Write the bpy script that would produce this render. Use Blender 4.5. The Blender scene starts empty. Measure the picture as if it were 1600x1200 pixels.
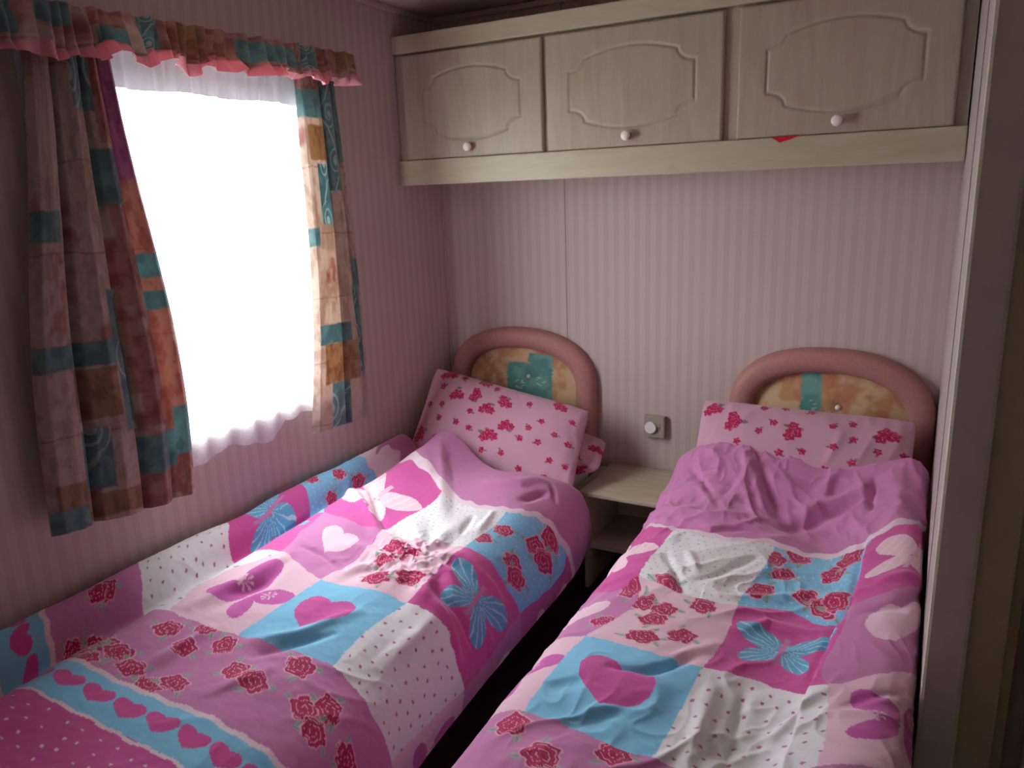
import bpy, bmesh, math, random
import numpy as np
from mathutils import Matrix, Vector

# ------------------------------------------------------------------ camera
scene = bpy.context.scene
CAM = (1.81015, -2.70491, 1.45590)
YAW, PITCH, ROLL, FPX = 0.511, -0.2485, -0.0388, 1196.7
fwd = Vector((-math.sin(YAW) * math.cos(PITCH), math.cos(YAW) * math.cos(PITCH), math.sin(PITCH)))
rgt = Vector((math.cos(YAW), math.sin(YAW), 0)); upv = rgt.cross(fwd)
r2 = rgt * math.cos(ROLL) + upv * math.sin(ROLL); u2 = -rgt * math.sin(ROLL) + upv * math.cos(ROLL)
cam_d = bpy.data.cameras.new('camera'); cam_d.sensor_width = 36; cam_d.lens = FPX / 1600 * 36
cam_d.clip_start = 0.02
cam = bpy.data.objects.new('camera', cam_d); scene.collection.objects.link(cam)
cam.matrix_world = Matrix(((r2.x, u2.x, -fwd.x, CAM[0]), (r2.y, u2.y, -fwd.y, CAM[1]), (r2.z, u2.z, -fwd.z, CAM[2]), (0, 0, 0, 1)))
scene.camera = cam

# ------------------------------------------------------------------ sky and daylight
WIN_Y0, WIN_Y1, WIN_Z0, WIN_Z1 = -1.47, -0.72, 0.815, 1.80      # the window opening in the left wall
world = bpy.data.worlds.new('overcast'); scene.world = world; world.use_nodes = True
bg = world.node_tree.nodes['Background']; bg.inputs[0].default_value = (0.97, 0.985, 1.0, 1); bg.inputs[1].default_value = 16.0
pl = bpy.data.lights.new('window_daylight', 'AREA'); pl.shape = 'RECTANGLE'
pl.size = WIN_Z1 - WIN_Z0; pl.size_y = WIN_Y1 - WIN_Y0; pl.cycles.is_portal = True
po = bpy.data.objects.new('window_daylight', pl); scene.collection.objects.link(po)
po.location = (-0.045, (WIN_Y0 + WIN_Y1) / 2, (WIN_Z0 + WIN_Z1) / 2); po.rotation_euler = (0, -math.pi / 2, 0)
vs = scene.view_settings; vs.view_transform = 'Standard'; vs.look = 'None'; vs.gamma = 1.0; vs.use_curve_mapping = False
vs.exposure = 0.72
scene.cycles.max_bounces = 10; scene.cycles.diffuse_bounces = 6; scene.cycles.transparent_max_bounces = 12
scene.cycles.use_denoising = True

# ------------------------------------------------------------------ helpers
def link(o, parent=None):
    scene.collection.objects.link(o)
    if parent: o.parent = parent
    return o
def tag(o, label=None, cat=None, group=None, kind=None):
    if label: o['label'] = label
    if cat: o['category'] = cat
    if group: o['group'] = group
    if kind: o['kind'] = kind
    return o
def empty(name, loc=(0, 0, 0)):
    o = bpy.data.objects.new(name, None); o.empty_display_size = 0.05; o.location = loc
    return link(o)
def put(o, parent=None):
    """link; a part is given in world coordinates, its thing is an unrotated Empty"""
    link(o, parent)
    if parent:
        w = Vector(parent.location); p = parent.parent
        while p: w += Vector(p.location); p = p.parent
        o.location = Vector(o.location) - w
    return o
def from_bm(name, bm, mat, parent=None, smooth=False):
    me = bpy.data.meshes.new(name); bm.to_mesh(me); bm.free(); me.materials.append(mat)
    if smooth: me.polygons.foreach_set('use_smooth', [True] * len(me.polygons))
    return put(bpy.data.objects.new(name, me), parent)
def add_box(bm, lo, hi, bevel=0.0):
    c = [(a + b) / 2 for a, b in zip(lo, hi)]; s = [b - a for a, b in zip(lo, hi)]
    r = bmesh.ops.create_cube(bm, size=1)
    bmesh.ops.scale(bm, vec=s, verts=r['verts']); bmesh.ops.translate(bm, vec=c, verts=r['verts'])
    if bevel:
        es = list({e for v in r['verts'] for e in v.link_edges})
        bmesh.ops.bevel(bm, geom=es, offset=bevel, segments=2, profile=0.6, affect='EDGES')
def box(name, lo, hi, mat, parent=None, bevel=0.0, smooth=False):
    bm = bmesh.new(); add_box(bm, lo, hi, bevel)
    return from_bm(name, bm, mat, parent, smooth)
def lathe(bm, prof, origin, axis='y', n=28):
    """prof = (radius, offset) pairs turned about an axis through origin; offset runs toward -y"""
    rings = []
    for r, h in prof:
        ring = []
        for k in range(n):
            a = 2 * math.pi * k / n
            ring.append(bm.verts.new((origin[0] + r * math.cos(a), origin[1] - h, origin[2] + r * math.sin(a))))
        rings.append(ring)
    for a, b in zip(rings, rings[1:]):
        for k in range(n): bm.faces.new((a[k], a[(k + 1) % n], b[(k + 1) % n], b[k]))
    bm.faces.new(rings[-1]); bm.faces.new(list(reversed(rings[0])))
    bmesh.ops.recalc_face_normals(bm, faces=bm.faces)
def grid_mesh(name, P, mat, parent=None, colour=None, wrap=False, flip=False):
    """P[N, M, 3] world points to one smooth mesh, colour[N, M, 3] linear rgb as its print"""
    N, M, _ = P.shape; base = P.reshape(-1, 3)
    i = np.arange(N * M).reshape(N, M)
    if wrap: i = np.c_[i, i[:, :1]]
    q = np.stack([i[:-1, :-1], i[:-1, 1:], i[1:, 1:], i[1:, :-1]], -1).reshape(-1, 4)
    if flip: q = q[:, ::-1]
    me = bpy.data.meshes.new(name); nf = len(q)
    me.vertices.add(len(base)); me.vertices.foreach_set('co', base.astype(np.float32).ravel())
    me.loops.add(nf * 4); me.loops.foreach_set('vertex_index', q.astype(np.int32).ravel())
    me.polygons.add(nf); me.polygons.foreach_set('loop_start', np.arange(0, nf * 4, 4, dtype=np.int32))
    me.polygons.foreach_set('use_smooth', np.ones(nf, bool)); me.update(calc_edges=True)
    if colour is not None:
        ca = me.color_attributes.new('print', 'FLOAT_COLOR', 'POINT')
        ca.data.foreach_set('color', np.c_[colour.reshape(-1, 3), np.ones(len(base))].astype(np.float32).ravel())
    me.materials.append(mat)
    return put(bpy.data.objects.new(name, me), parent)
def lin(r, g, b):
    c = np.array([r, g, b], float) / 255
    return np.where(c <= 0.04045, c / 12.92, ((c + 0.055) / 1.055) ** 2.4)

# ------------------------------------------------------------------ numpy noise
def vnoise(x, y, seed=0):
    x = np.asarray(x, float); y = np.asarray(y, float)
    xi = np.floor(x).astype(np.int64); yi = np.floor(y).astype(np.int64); fx = x - xi; fy = y - yi
    fx = fx**3 * (fx * (fx * 6 - 15) + 10); fy = fy**3 * (fy * (fy * 6 - 15) + 10)
    def h(a, b):
        v = (a * 374761393 + b * 668265263 + seed * 974634541) & 0x7fffffff
        v = ((v ^ (v >> 13)) * 1274126177) & 0x7fffffff
        return ((v ^ (v >> 16)) & 0xffff) / 32767.5 - 1
    return (h(xi, yi) * (1 - fx) + h(xi + 1, yi) * fx) * (1 - fy) + (h(xi, yi + 1) * (1 - fx) + h(xi + 1, yi + 1) * fx) * fy
def fbm(x, y, seed=0, octv=4):
    s = 0; a = 1; t = 0
    for k in range(octv):
        s = s + a * vnoise(x * 2**k, y * 2**k, seed + 17 * k); t += a; a *= 0.5
    return s / t
def sstep(a, b, x):
    t = np.clip((x - a) / (b - a), 0, 1); return t * t * (3 - 2 * t)

# ------------------------------------------------------------------ materials
def nodes(name):
    m = bpy.data.materials.new(name); m.use_nodes = True; nt = m.node_tree
    return m, nt, nt.nodes, nt.links, nt.nodes['Principled BSDF']
def rgba(c): return (float(c[0]), float(c[1]), float(c[2]), 1)
def plain(name, c, rough=0.6, spec=0.4, bump=0.0, scale=200.0, var=0.06, metal=0.0):
    m, nt, N, L, B = nodes(name)
    B.inputs['Roughness'].default_value = rough; B.inputs['Specular IOR Level'].default_value = spec; B.inputs['Metallic'].default_value = metal
    tc = N.new('ShaderNodeTexCoord'); nz = N.new('ShaderNodeTexNoise'); nz.inputs['Scale'].default_value = scale * 0.1; nz.inputs['Detail'].default_value = 6
    L.new(tc.outputs['Object'], nz.inputs['Vector'])
    cr = N.new('ShaderNodeValToRGB'); c = np.array(c)
    cr.color_ramp.elements[0].position = 0.3; cr.color_ramp.elements[1].position = 0.7
    cr.color_ramp.elements[0].color = rgba(c * (1 - var)); cr.color_ramp.elements[1].color = rgba(np.minimum(c * (1 + var), 1))
    L.new(nz.outputs['Fac'], cr.inputs['Fac']); L.new(cr.outputs['Color'], B.inputs['Base Color'])
    if bump:
        n2 = N.new('ShaderNodeTexNoise'); n2.inputs['Scale'].default_value = scale; L.new(tc.outputs['Object'], n2.inputs['Vector'])
        b = N.new('ShaderNodeBump'); b.inputs['Strength'].default_value = bump; b.inputs['Distance'].default_value = 0.002
        L.new(n2.outputs['Fac'], b.inputs['Height']); L.new(b.outputs['Normal'], B.inputs['Normal'])
    return m
def wallpaper(name, axis, c1, c2, period=0.042):
    """vertical stripes along one world axis, with a fine printed speckle"""
    m, nt, N, L, B = nodes(name); B.inputs['Roughness'].default_value = 0.75; B.inputs['Specular IOR Level'].default_value = 0.25
    g = N.new('ShaderNodeNewGeometry'); sp = N.new('ShaderNodeSeparateXYZ'); L.new(g.outputs['Position'], sp.inputs[0])
    def math_(op, a, b=None, **k):
        n = N.new('ShaderNodeMath'); n.operation = op
        for i, v in enumerate((a, b)):
            if v is None: continue
            if isinstance(v, (int, float)): n.inputs[i].default_value = v
            else: L.new(v, n.inputs[i])
        return n.outputs[0]
    s = math_('SINE', math_('MULTIPLY', sp.outputs[axis], 2 * math.pi / period))
    s3 = math_('SINE', math_('MULTIPLY', sp.outputs[axis], 6 * math.pi / period))
    s = math_('ADD', math_('MULTIPLY', s, 0.75), math_('MULTIPLY', s3, 0.28))
    cr = N.new('ShaderNodeValToRGB'); cr.color_ramp.elements[0].position = 0.22; cr.color_ramp.elements[1].position = 0.78
    cr.color_ramp.elements[0].color = rgba(c1); cr.color_ramp.elements[1].color = rgba(c2)
    fac = math_('ADD', math_('MULTIPLY', s, 0.5), 0.5)
    nz = N.new('ShaderNodeTexNoise'); nz.inputs['Scale'].default_value = 140; nz.inputs['Detail'].default_value = 3
    L.new(g.outputs['Position'], nz.inputs['Vector'])
    fac = math_('ADD', fac, math_('MULTIPLY', math_('SUBTRACT', nz.outputs['Fac'], 0.5), 0.55))
    L.new(fac, cr.inputs['Fac']); L.new(cr.outputs['Color'], B.inputs['Base Color'])
    b = N.new('ShaderNodeBump'); b.inputs['Strength'].default_value = 0.12; b.inputs['Distance'].default_value = 0.001
    L.new(fac, b.inputs['Height']); L.new(b.outputs['Normal'], B.inputs['Normal'])
    return m
def wood(name, c1, c2, stretch=(9, 9, 1.2), rough=0.42):
    m, nt, N, L, B = nodes(name); B.inputs['Roughness'].default_value = rough; B.inputs['Specular IOR Level'].default_value = 0.35
    g = N.new('ShaderNodeNewGeometry'); mp = N.new('ShaderNodeMapping'); mp.inputs['Scale'].default_value = stretch
    L.new(g.outputs['Position'], mp.inputs['Vector'])
    nz = N.new('ShaderNodeTexNoise'); nz.inputs['Scale'].default_value = 2.2; nz.inputs['Detail'].default_value = 7; nz.inputs['Distortion'].default_value = 1.4
    L.new(mp.outputs[0], nz.inputs['Vector'])
    wv = N.new('ShaderNodeTexNoise'); wv.inputs['Scale'].default_value = 22; wv.inputs['Detail'].default_value = 3; L.new(mp.outputs[0], wv.inputs['Vector'])
    mx = N.new('ShaderNodeMath'); mx.operation = 'MULTIPLY_ADD'; mx.inputs[1].default_value = 0.25; L.new(wv.outputs['Fac'], mx.inputs[0]); L.new(nz.outputs['Fac'], mx.inputs[2])
    cr = N.new('ShaderNodeValToRGB'); cr.color_ramp.elements[0].position = 0.45; cr.color_ramp.elements[1].position = 0.78
    cr.color_ramp.elements[0].color = rgba(c1); cr.color_ramp.elements[1].color = rgba(c2)
    L.new(mx.outputs[0], cr.inputs['Fac']); L.new(cr.outputs['Color'], B.inputs['Base Color'])
    return m
def cloth(name, trans=0.0, weave=900.0, bump=0.15, sheen=0.25):
    """woven cloth; the printed colour comes from the mesh's own 'print' attribute"""
    m, nt, N, L, B = nodes(name); B.inputs['Roughness'].default_value = 0.85; B.inputs['Specular IOR Level'].default_value = 0.15
    B.inputs['Sheen Weight'].default_value = sheen; B.inputs['Sheen Roughness'].default_value = 0.5
    at = N.new('ShaderNodeAttribute'); at.attribute_name = 'print'
    g = N.new('ShaderNodeNewGeometry'); nz = N.new('ShaderNodeTexNoise'); nz.inputs['Scale'].default_value = weave; nz.inputs['Detail'].default_value = 2
    L.new(g.outputs['Position'], nz.inputs['Vector'])
    mr = N.new('ShaderNodeMapRange'); mr.inputs['To Min'].default_value = 0.9; mr.inputs['To Max'].default_value = 1.1; L.new(nz.outputs['Fac'], mr.inputs['Value'])
    mu = N.new('ShaderNodeMix'); mu.data_type = 'RGBA'; mu.blend_type = 'MULTIPLY'; mu.inputs['Factor'].default_value = 1
    L.new(at.outputs['Color'], mu.inputs[6]); L.new(mr.outputs[0], mu.inputs[7]); L.new(mu.outputs[2], B.inputs['Base Color'])
    b = N.new('ShaderNodeBump'); b.inputs['Strength'].default_value = bump; b.inputs['Distance'].default_value = 0.001
    L.new(nz.outputs['Fac'], b.inputs['Height']); L.new(b.outputs['Normal'], B.inputs['Normal'])
    if trans:
        tr = N.new('ShaderNodeBsdfTranslucent'); L.new(mu.outputs[2], tr.inputs['Color'])
        ms = N.new('ShaderNodeMixShader'); ms.inputs[0].default_value = trans
        L.new(B.outputs[0], ms.inputs[1]); L.new(tr.outputs[0], ms.inputs[2]); L.new(ms.outputs[0], N['Material Output'].inputs[0])
    return m
def net_mat():
    m, nt, N, L, B = nodes('net_voile'); N.remove(B)
    d = N.new('ShaderNodeBsdfDiffuse'); d.inputs[0].default_value = (.86, .87, .93, 1)
    t = N.new('ShaderNodeBsdfTranslucent'); t.inputs[0].default_value = (.9, .92, .97, 1)
    p = N.new('ShaderNodeBsdfTransparent')
    a = N.new('ShaderNodeMixShader'); a.inputs[0].default_value = 0.62; L.new(d.outputs[0], a.inputs[1]); L.new(t.outputs[0], a.inputs[2])
    g = N.new('ShaderNodeNewGeometry'); w = N.new('ShaderNodeTexVoronoi'); w.inputs['Scale'].default_value = 160; L.new(g.outputs['Position'], w.inputs['Vector'])
    mr = N.new('ShaderNodeMapRange'); mr.inputs['From Max'].default_value = 0.8; mr.inputs['To Min'].default_value = 0.22; mr.inputs['To Max'].default_value = 0.34; L.new(w.outputs['Distance'], mr.inputs['Value'])
    b = N.new('ShaderNodeMixShader'); L.new(mr.outputs[0], b.inputs[0]); L.new(a.outputs[0], b.inputs[1]); L.new(p.outputs[0], b.inputs[2])
    L.new(b.outputs[0], N['Material Output'].inputs[0])
    return m
def glass_mat():
    m, nt, N, L, B = nodes('window_glass'); N.remove(B)
    p = N.new('ShaderNodeBsdfTransparent'); gl = N.new('ShaderNodeBsdfGlossy'); gl.inputs['Roughness'].default_value = 0.02
    b = N.new('ShaderNodeMixShader'); b.inputs[0].default_value = 0.05; L.new(p.outputs[0], b.inputs[1]); L.new(gl.outputs[0], b.inputs[2])
    L.new(b.outputs[0], N['Material Output'].inputs[0])
    return m
M_BACK = wallpaper('striped_wallpaper_back', 'X', lin(194, 176, 172), lin(201, 185, 180), .0405)
M_LEFT = wallpaper('striped_wallpaper_side', 'Y', lin(194, 176, 172), lin(201, 185, 180), .0405)
M_WOOD = wood('limed_maple', lin(172, 157, 141), lin(181, 168, 152))
M_RAIL = wood('limed_maple_rail', lin(182, 170, 146), lin(193, 183, 161), stretch=(1.2, 9, 9))
M_SHELF = wood('limed_maple_shelf', lin(182, 170, 146), lin(193, 183, 161), stretch=(1.5, 9, 9))
M_WHITE = plain('white_panel', lin(176, 162, 163), 0.5, 0.4)
M_CEIL = plain('ceiling_board', lin(205, 185, 175), 0.8, 0.2)
M_CREAM = plain('cream_frame', lin(205, 196, 182), 0.5, 0.3)
M_CREAM2 = plain('cream_door', lin(188, 174, 140), 0.5, 0.3)
M_CARPET = plain('dark_carpet', lin(62, 44, 46), 1.0, 0.05, bump=1.0, scale=700)
M_GRASS = plain('lawn', lin(96, 108, 72), 1.0, 0.1, bump=0.5, scale=60)
M_PINKPAD = plain('pink_vinyl', lin(178, 126, 121), 0.5, 0.3, bump=0.1, scale=900)
M_KNOB = plain('porcelain', lin(240, 232, 226), 0.15, 0.6)
M_BRASS = plain('brass', lin(200, 160, 90), 0.25, 0.5, metal=1.0)
M_PLATE = plain('beige_plastic', lin(168, 155, 142), 0.4, 0.4)
M_DIAL = plain('white_plastic', lin(232, 232, 238), 0.35, 0.5)
M_INK = plain('black_ink', lin(40, 36, 36), 0.6, 0.2)
M_JOINT = plain('joint_shadow', lin(112, 92, 90), 0.8, 0.1)  # dark tone holding the shadow line of the panel joint
M_RED = plain('red_paper', lin(200, 20, 40), 0.6, 0.3)
M_FRAME = plain('white_upvc', lin(236, 236, 236), 0.35, 0.5)
M_BASE = plain('divan_fabric', lin(110, 90, 92), 0.9, 0.1, bump=0.3, scale=500)
M_MATT = plain('mattress_ticking', lin(215, 205, 210), 0.9, 0.1, bump=0.3, scale=500)
M_CLOTH = cloth('printed_cotton')
M_CURT = cloth('printed_curtain', trans=0.36, weave=700)
M_PANEL = cloth('printed_upholstery', weave=700)
M_FRILL = cloth('pink_frill', trans=0.35, weave=700)
M_NET = net_mat(); M_HEADING = cloth('net_heading', trans=.045, weave=600); M_GLASS = glass_mat()

# ------------------------------------------------------------------ the room
CEIL = 2.112; W = 1.85; FRONT = -3.0; HALL = 2.95
tag(box('floor', (-.06, FRONT - .05, -.05), (HALL + .05, .05, 0), M_CARPET), kind='structure')
tag(box('ceiling', (-.06, FRONT - .05, CEIL), (HALL + .05, .05, CEIL + .05), M_CEIL), kind='structure')
wb = tag(box('wall_back', (-.06, .012, 0), (HALL + .05, .05, CEIL), M_BACK), kind='structure')
box('wall_panel', (0, 0, 0), (.553, .0125, CEIL), M_BACK, wb)
box('wall_panel', (.553, 0, 0), (W, .0125, CEIL), M_BACK, wb)
box('joint_strip', (.5522, -.0006, 0), (.5540, .002, CEIL), M_JOINT, wb)  # dark strip stands in for the shaded groove between the two panels
bm = bmesh.new()
add_box(bm, (-.04, FRONT, 0), (0, WIN_Y0, CEIL)); add_box(bm, (-.04, WIN_Y1, 0), (0, .012, CEIL))
add_box(bm, (-.04, WIN_Y0, 0), (0, WIN_Y1, WIN_Z0)); add_box(bm, (-.04, WIN_Y0, WIN_Z1), (0, WIN_Y1, CEIL))
wl = tag(from_bm('wall_left', bm, M_LEFT), kind='structure')
tag(box('wall_front', (-.06, FRONT - .05, 0), (HALL + .05, FRONT, CEIL), M_BACK), kind='structure')
tag(box('wall_hall', (HALL, FRONT, 0), (HALL + .05, .012, CEIL), M_WHITE), kind='structure')
wr = tag(box('wall_right', (W, -1.262, 0), (W + .045, 0, CEIL), M_WHITE), kind='structure')
box('joint_strip', (W - .0015, -1.02, 0), (W + .001, -1.016, CEIL), M_PLATE, wr)
# door frame at the end of the partition
bm = bmesh.new(); add_box(bm, (W, -1.285, 0), (W + .064, -1.262, CEIL), .006)
tag(from_bm('trim_1', bm, M_CREAM), kind='structure')
tag(box('trim_2', (W + .045, -1.262, 0), (W + .122, -1.235, CEIL), M_CREAM2, bevel=.004), kind='structure')
tag(box('trim_3', (W + .122, -1.24, 0), (W + .14, -1.205, CEIL), M_CREAM2), kind='structure')
d = tag(box('door_1', (W + .168, -1.29, .01), (W + .85, -1.25, 2.0), M_CREAM2, bevel=.003), kind='structure')
bm = bmesh.new(); lathe(bm, [(.012, 0), (.012, .03), (.026, .035), (.028, .05), (.02, .06)], (W + .79, -1.29, 1.0))
from_bm('door_handle', bm, M_BRASS, d, smooth=True)
tag(box('wall_door', (W + .045, -1.2, 0), (HALL, -1.17, CEIL), M_CREAM), kind='structure')
# shallow cove where walls meet the ceiling
bm = bmesh.new(); add_box(bm, (0, -.016, CEIL - .022), (W, 0, CEIL), .006); tag(from_bm('trim_4', bm, M_CEIL), kind='structure')
bm = bmesh.new(); add_box(bm, (0, FRONT, CEIL - .022), (.016, -.016, CEIL), .006); tag(from_bm('trim_5', bm, M_CEIL), kind='structure')
tag(box('trim_6', (0.0, -.007, .02), (.007, 0, CEIL - .022), M_CEIL, bevel=.002), kind='structure')
tag(box('ground', (-30, -25, -.75), (-.5, 25, -.7), M_GRASS), kind='structure')

# window: frame, casement bar, panes, sill
wf = tag(empty('window_1', (-.045, (WIN_Y0 + WIN_Y1) / 2, WIN_Z0)), kind='structure')
t = .022
for nm, lo, hi in (('frame_rail', (-.040, WIN_Y0, WIN_Z0), (-.020, WIN_Y1, WIN_Z0 + t)), ('frame_rail', (-.040, WIN_Y0, WIN_Z1 - t), (-.020, WIN_Y1, WIN_Z1)),
                   ('frame_stile', (-.040, WIN_Y0, WIN_Z0 + t), (-.020, WIN_Y0 + t, WIN_Z1 - t)), ('frame_stile', (-.040, WIN_Y1 - t, WIN_Z0 + t), (-.020, WIN_Y1, WIN_Z1 - t))):
    box(nm, lo, hi, M_FRAME, wf, bevel=.003)
box('pane', (-.032, WIN_Y0 + t, WIN_Z0 + t), (-.028, WIN_Y1 - t, WIN_Z1 - t), M_GLASS, wf)
def spline(xk, yk, x):
    """natural cubic spline through (xk, yk[k, ...]) evaluated at x"""
    xk = np.asarray(xk, float); yk = np.asarray(yk, float); n = len(xk)
    h = np.diff(xk); A = np.eye(n); r = np.zeros_like(yk)
    for i in range(1, n - 1):
        A[i, i - 1] = h[i - 1]; A[i, i] = 2 * (h[i - 1] + h[i]); A[i, i + 1] = h[i]
        r[i] = 6 * ((yk[i + 1] - yk[i]) / h[i] - (yk[i] - yk[i - 1]) / h[i - 1])
    m = np.linalg.solve(A, r.reshape(n, -1)).reshape(yk.shape)
    x = np.asarray(x, float); k = np.clip(np.searchsorted(xk, x) - 1, 0, n - 2)
    sh = (len(x),) + (1,) * (yk.ndim - 1)
    hk = h[k].reshape(sh); a = (xk[k + 1] - x).reshape(sh) / hk; b = 1 - a
    return a * yk[k] + b * yk[k + 1] + ((a**3 - a) * m[k] + (b**3 - b) * m[k + 1]) * hk**2 / 6

# cross-sections of the two duvets: for each y the (x, z) of stations from one hem to the other
LEFT_Y = [-0.25, -0.36, -0.50, -0.80, -1.20, -1.60, -2.26]
LEFT_S = [
    [(.012, .46), (.036, .553), (.082, .540), (.106, .515), (.180, .562), (.38, .485), (.58, .44), (.72, .40), (.775, .31), (.77, .22)],
    [(.012, .46), (.038, .553), (.084, .535), (.108, .503), (.180, .565), (.38, .512), (.60, .462), (.75, .415), (.80, .31), (.79, .21)],
    [(.012, .46), (.040, .551), (.086, .528), (.112, .485), (.185, .548), (.40, .530), (.63, .490), (.78, .425), (.835, .31), (.82, .20)],
    [(.012, .46), (.042, .549), (.088, .522), (.115, .470), (.185, .518), (.42, .525), (.66, .495), (.80, .420), (.855, .30), (.84, .19)],
    [(.012, .45), (.043, .542), (.090, .512), (.118, .457), (.190, .498), (.44, .515), (.67, .492), (.81, .420), (.865, .30), (.85, .19)],
    [(.012, .45), (.043, .543), (.092, .512), (.121, .452), (.195, .490), (.45, .510), (.68, .490), (.83, .420), (.89, .30), (.88, .19)],
    [(.012, .45), (.043, .545), (.090, .512), (.118, .445), (.195, .480), (.45, .500), (.70, .485), (.86, .420), (.93, .30), (.92, .19)]]
RIGHT_Y = [-0.22, -0.34, -0.48, -0.70, -1.00, -1.40, -1.90]
RIGHT_S = [
    [(1.14, .26), (1.09, .42), (1.13, .585), (1.24, .645), (1.45, .650), (1.62, .645), (1.73, .675), (1.815, .665), (1.84, .56)],
    [(1.14, .25), (1.08, .40), (1.12, .560), (1.24, .630), (1.45, .622), (1.62, .618), (1.73, .652), (1.815, .645), (1.84, .54)],
    [(1.14, .23), (1.08, .37), (1.12, .510), (1.25, .570), (1.47, .555), (1.64, .550), (1.74, .605), (1.818, .605), (1.84, .51)],
    [(1.14, .21), (1.08, .35), (1.125, .480), (1.26, .525), (1.49, .515), (1.65, .510), (1.75, .565), (1.822, .570), (1.84, .48)],
    [(1.14, .20), (1.085, .34), (1.13, .470), (1.27, .508), (1.50, .500), (1.65, .495), (1.75, .545), (1.822, .545), (1.84, .46)],
    [(1.14, .20), (1.085, .34), (1.13, .465), (1.27, .503), (1.50, .497), (1.63, .490), (1.73, .530), (1.815, .530), (1.84, .45)],
    [(1.14, .20), (1.085, .34), (1.13, .460), (1.27, .500), (1.50, .495), (1.63, .490), (1.73, .525), (1.815, .520), (1.84, .44)]]

def duvet_base(ys, st, M, N, y0, y1):
    """grid of points (N along the bed, M across) and its parameters xi, eta"""
    st = np.array(st)
    ch = np.linalg.norm(np.diff(st, axis=1), axis=2).mean(0)
    tk = np.concatenate([[0], np.cumsum(ch)]); L = tk[-1]
    eta = np.linspace(y0, y1, N); xi = np.linspace(0, L, M)
    o = np.argsort(ys)
    rows = spline(np.array(ys)[o], st[o], eta)             # N, K, 2
    g = spline(tk, np.swapaxes(rows, 0, 1), xi)            # M, N, 2
    g = np.swapaxes(g, 0, 1)
    P = np.zeros((N, M, 3)); P[..., 0] = g[..., 0]; P[..., 1] = eta[:, None]; P[..., 2] = g[..., 1]
    return P, xi, eta
# print control points on the cloth: (across, along, column, row) in metres and patches
LEFT_CTL = [(0.165, -0.571, 0, 0), (0.537, -0.745, 1, 0), (0.622, -0.805, 1.15, 0), (0.793, -0.78, 2, 0), (0.854, -0.727, 2.35, 0), (0.912, -0.688, 2.65, 0), (1.032, -0.674, 3, 0.02), (1.108, -0.628, 3.15, 0.02), (1.067, -0.702, 3, 0.15), (1.055, -1.011, 3, 1), (0.354, -1.117, 0, 1), (0.558, -1.117, 1, 1), (0.8, -1.055, 2, 1), (0.892, -1.029, 2.4, 1), (0.945, -1.036, 2.62, 1), (0.408, -1.359, 0, 2), (0.571, -1.398, 1, 2), (0.813, -1.348, 2, 2), (0.915, -1.325, 2.4, 2), (0.996, -1.353, 2.75, 2), (1.08, -1.343, 3, 2), (0.377, -1.692, 0, 3), (0.569, -1.673, 1, 3), (0.816, -1.634, 2, 3), (0.915, -1.646, 2.4, 3), (0.978, -1.65, 2.7, 3), (1.035, -1.655, 2.95, 3), (0.341, -1.905, 0, 4), (0.495, -1.907, 0.5, 4), (0.63, -1.898, 1, 4), (0.777, -1.886, 1.55, 4), (0.897, -1.875, 2.1, 4), (0.362, -2.008, 0, 4.55), (0.522, -2.003, 0.55, 4.55), (0.655, -2.001, 1, 4.55), (0.777, -1.994, 1.5, 4.55), (0.097, -0.679, -0.6, 0), (0.165, -0.656, -0.2, 0), (0.087, -0.991, -0.6, 1), (0.158, -1.016, -0.2, 1), (0.114, -1.307, -0.6, 2), (0.16, -1.341, -0.25, 2), (0.104, -1.591, -0.6, 3), (0.163, -1.628, -0.25, 3), (0.114, -1.85, -0.6, 4), (0.178, -1.87, -0.2, 4)]
RIGHT_CTL = [(0.264, -0.69, 0.4, 0), (0.402, -0.741, 1, 0), (0.547, -0.775, 1.5, 0), (0.665, -0.737, 2, 0), (0.757, -0.735, 2.4, 0), (0.855, -0.694, 2.8, 0), (0.88, -0.695, 2.9, 0), (1.084, -0.552, 3.8, 0), (0.397, -0.883, 1, 0.38), (0.4, -1.053, 1, 1), (0.653, -0.909, 2, 0.55), (0.634, -1.077, 2, 1), (0.376, -1.113, 0.75, 1), (0.509, -1.085, 1.43, 1), (0.752, -1.026, 2.5, 1), (0.86, -1.068, 2.85, 1), (0.89, -0.739, 3, 0.1), (0.879, -1.021, 3, 0.9), (0.899, -1.03, 3.1, 1), (1.078, -0.852, 3.8, 1), (0.373, -1.323, 1, 2), (0.536, -1.342, 1.6, 2), (0.623, -1.336, 2, 2), (0.639, -1.202, 2, 1.5), (0.726, -1.308, 2.4, 2), (0.846, -1.329, 2.85, 2), (0.899, -1.333, 3, 2), (0.95, -1.291, 3.35, 2), (1.086, -1.153, 3.9, 2), (0.371, -1.607, 1, 3), (0.463, -1.618, 1.35, 3), (0.537, -1.63, 1.65, 3), (0.615, -1.628, 2, 3), (0.621, -1.531, 2, 2.55), (0.912, -1.439, 3, 2.45), (0.918, -1.55, 3, 2.95), (0.372, -1.9, 1, 4), (0.615, -1.9, 2, 4), (0.92, -1.85, 3, 4)]
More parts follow.
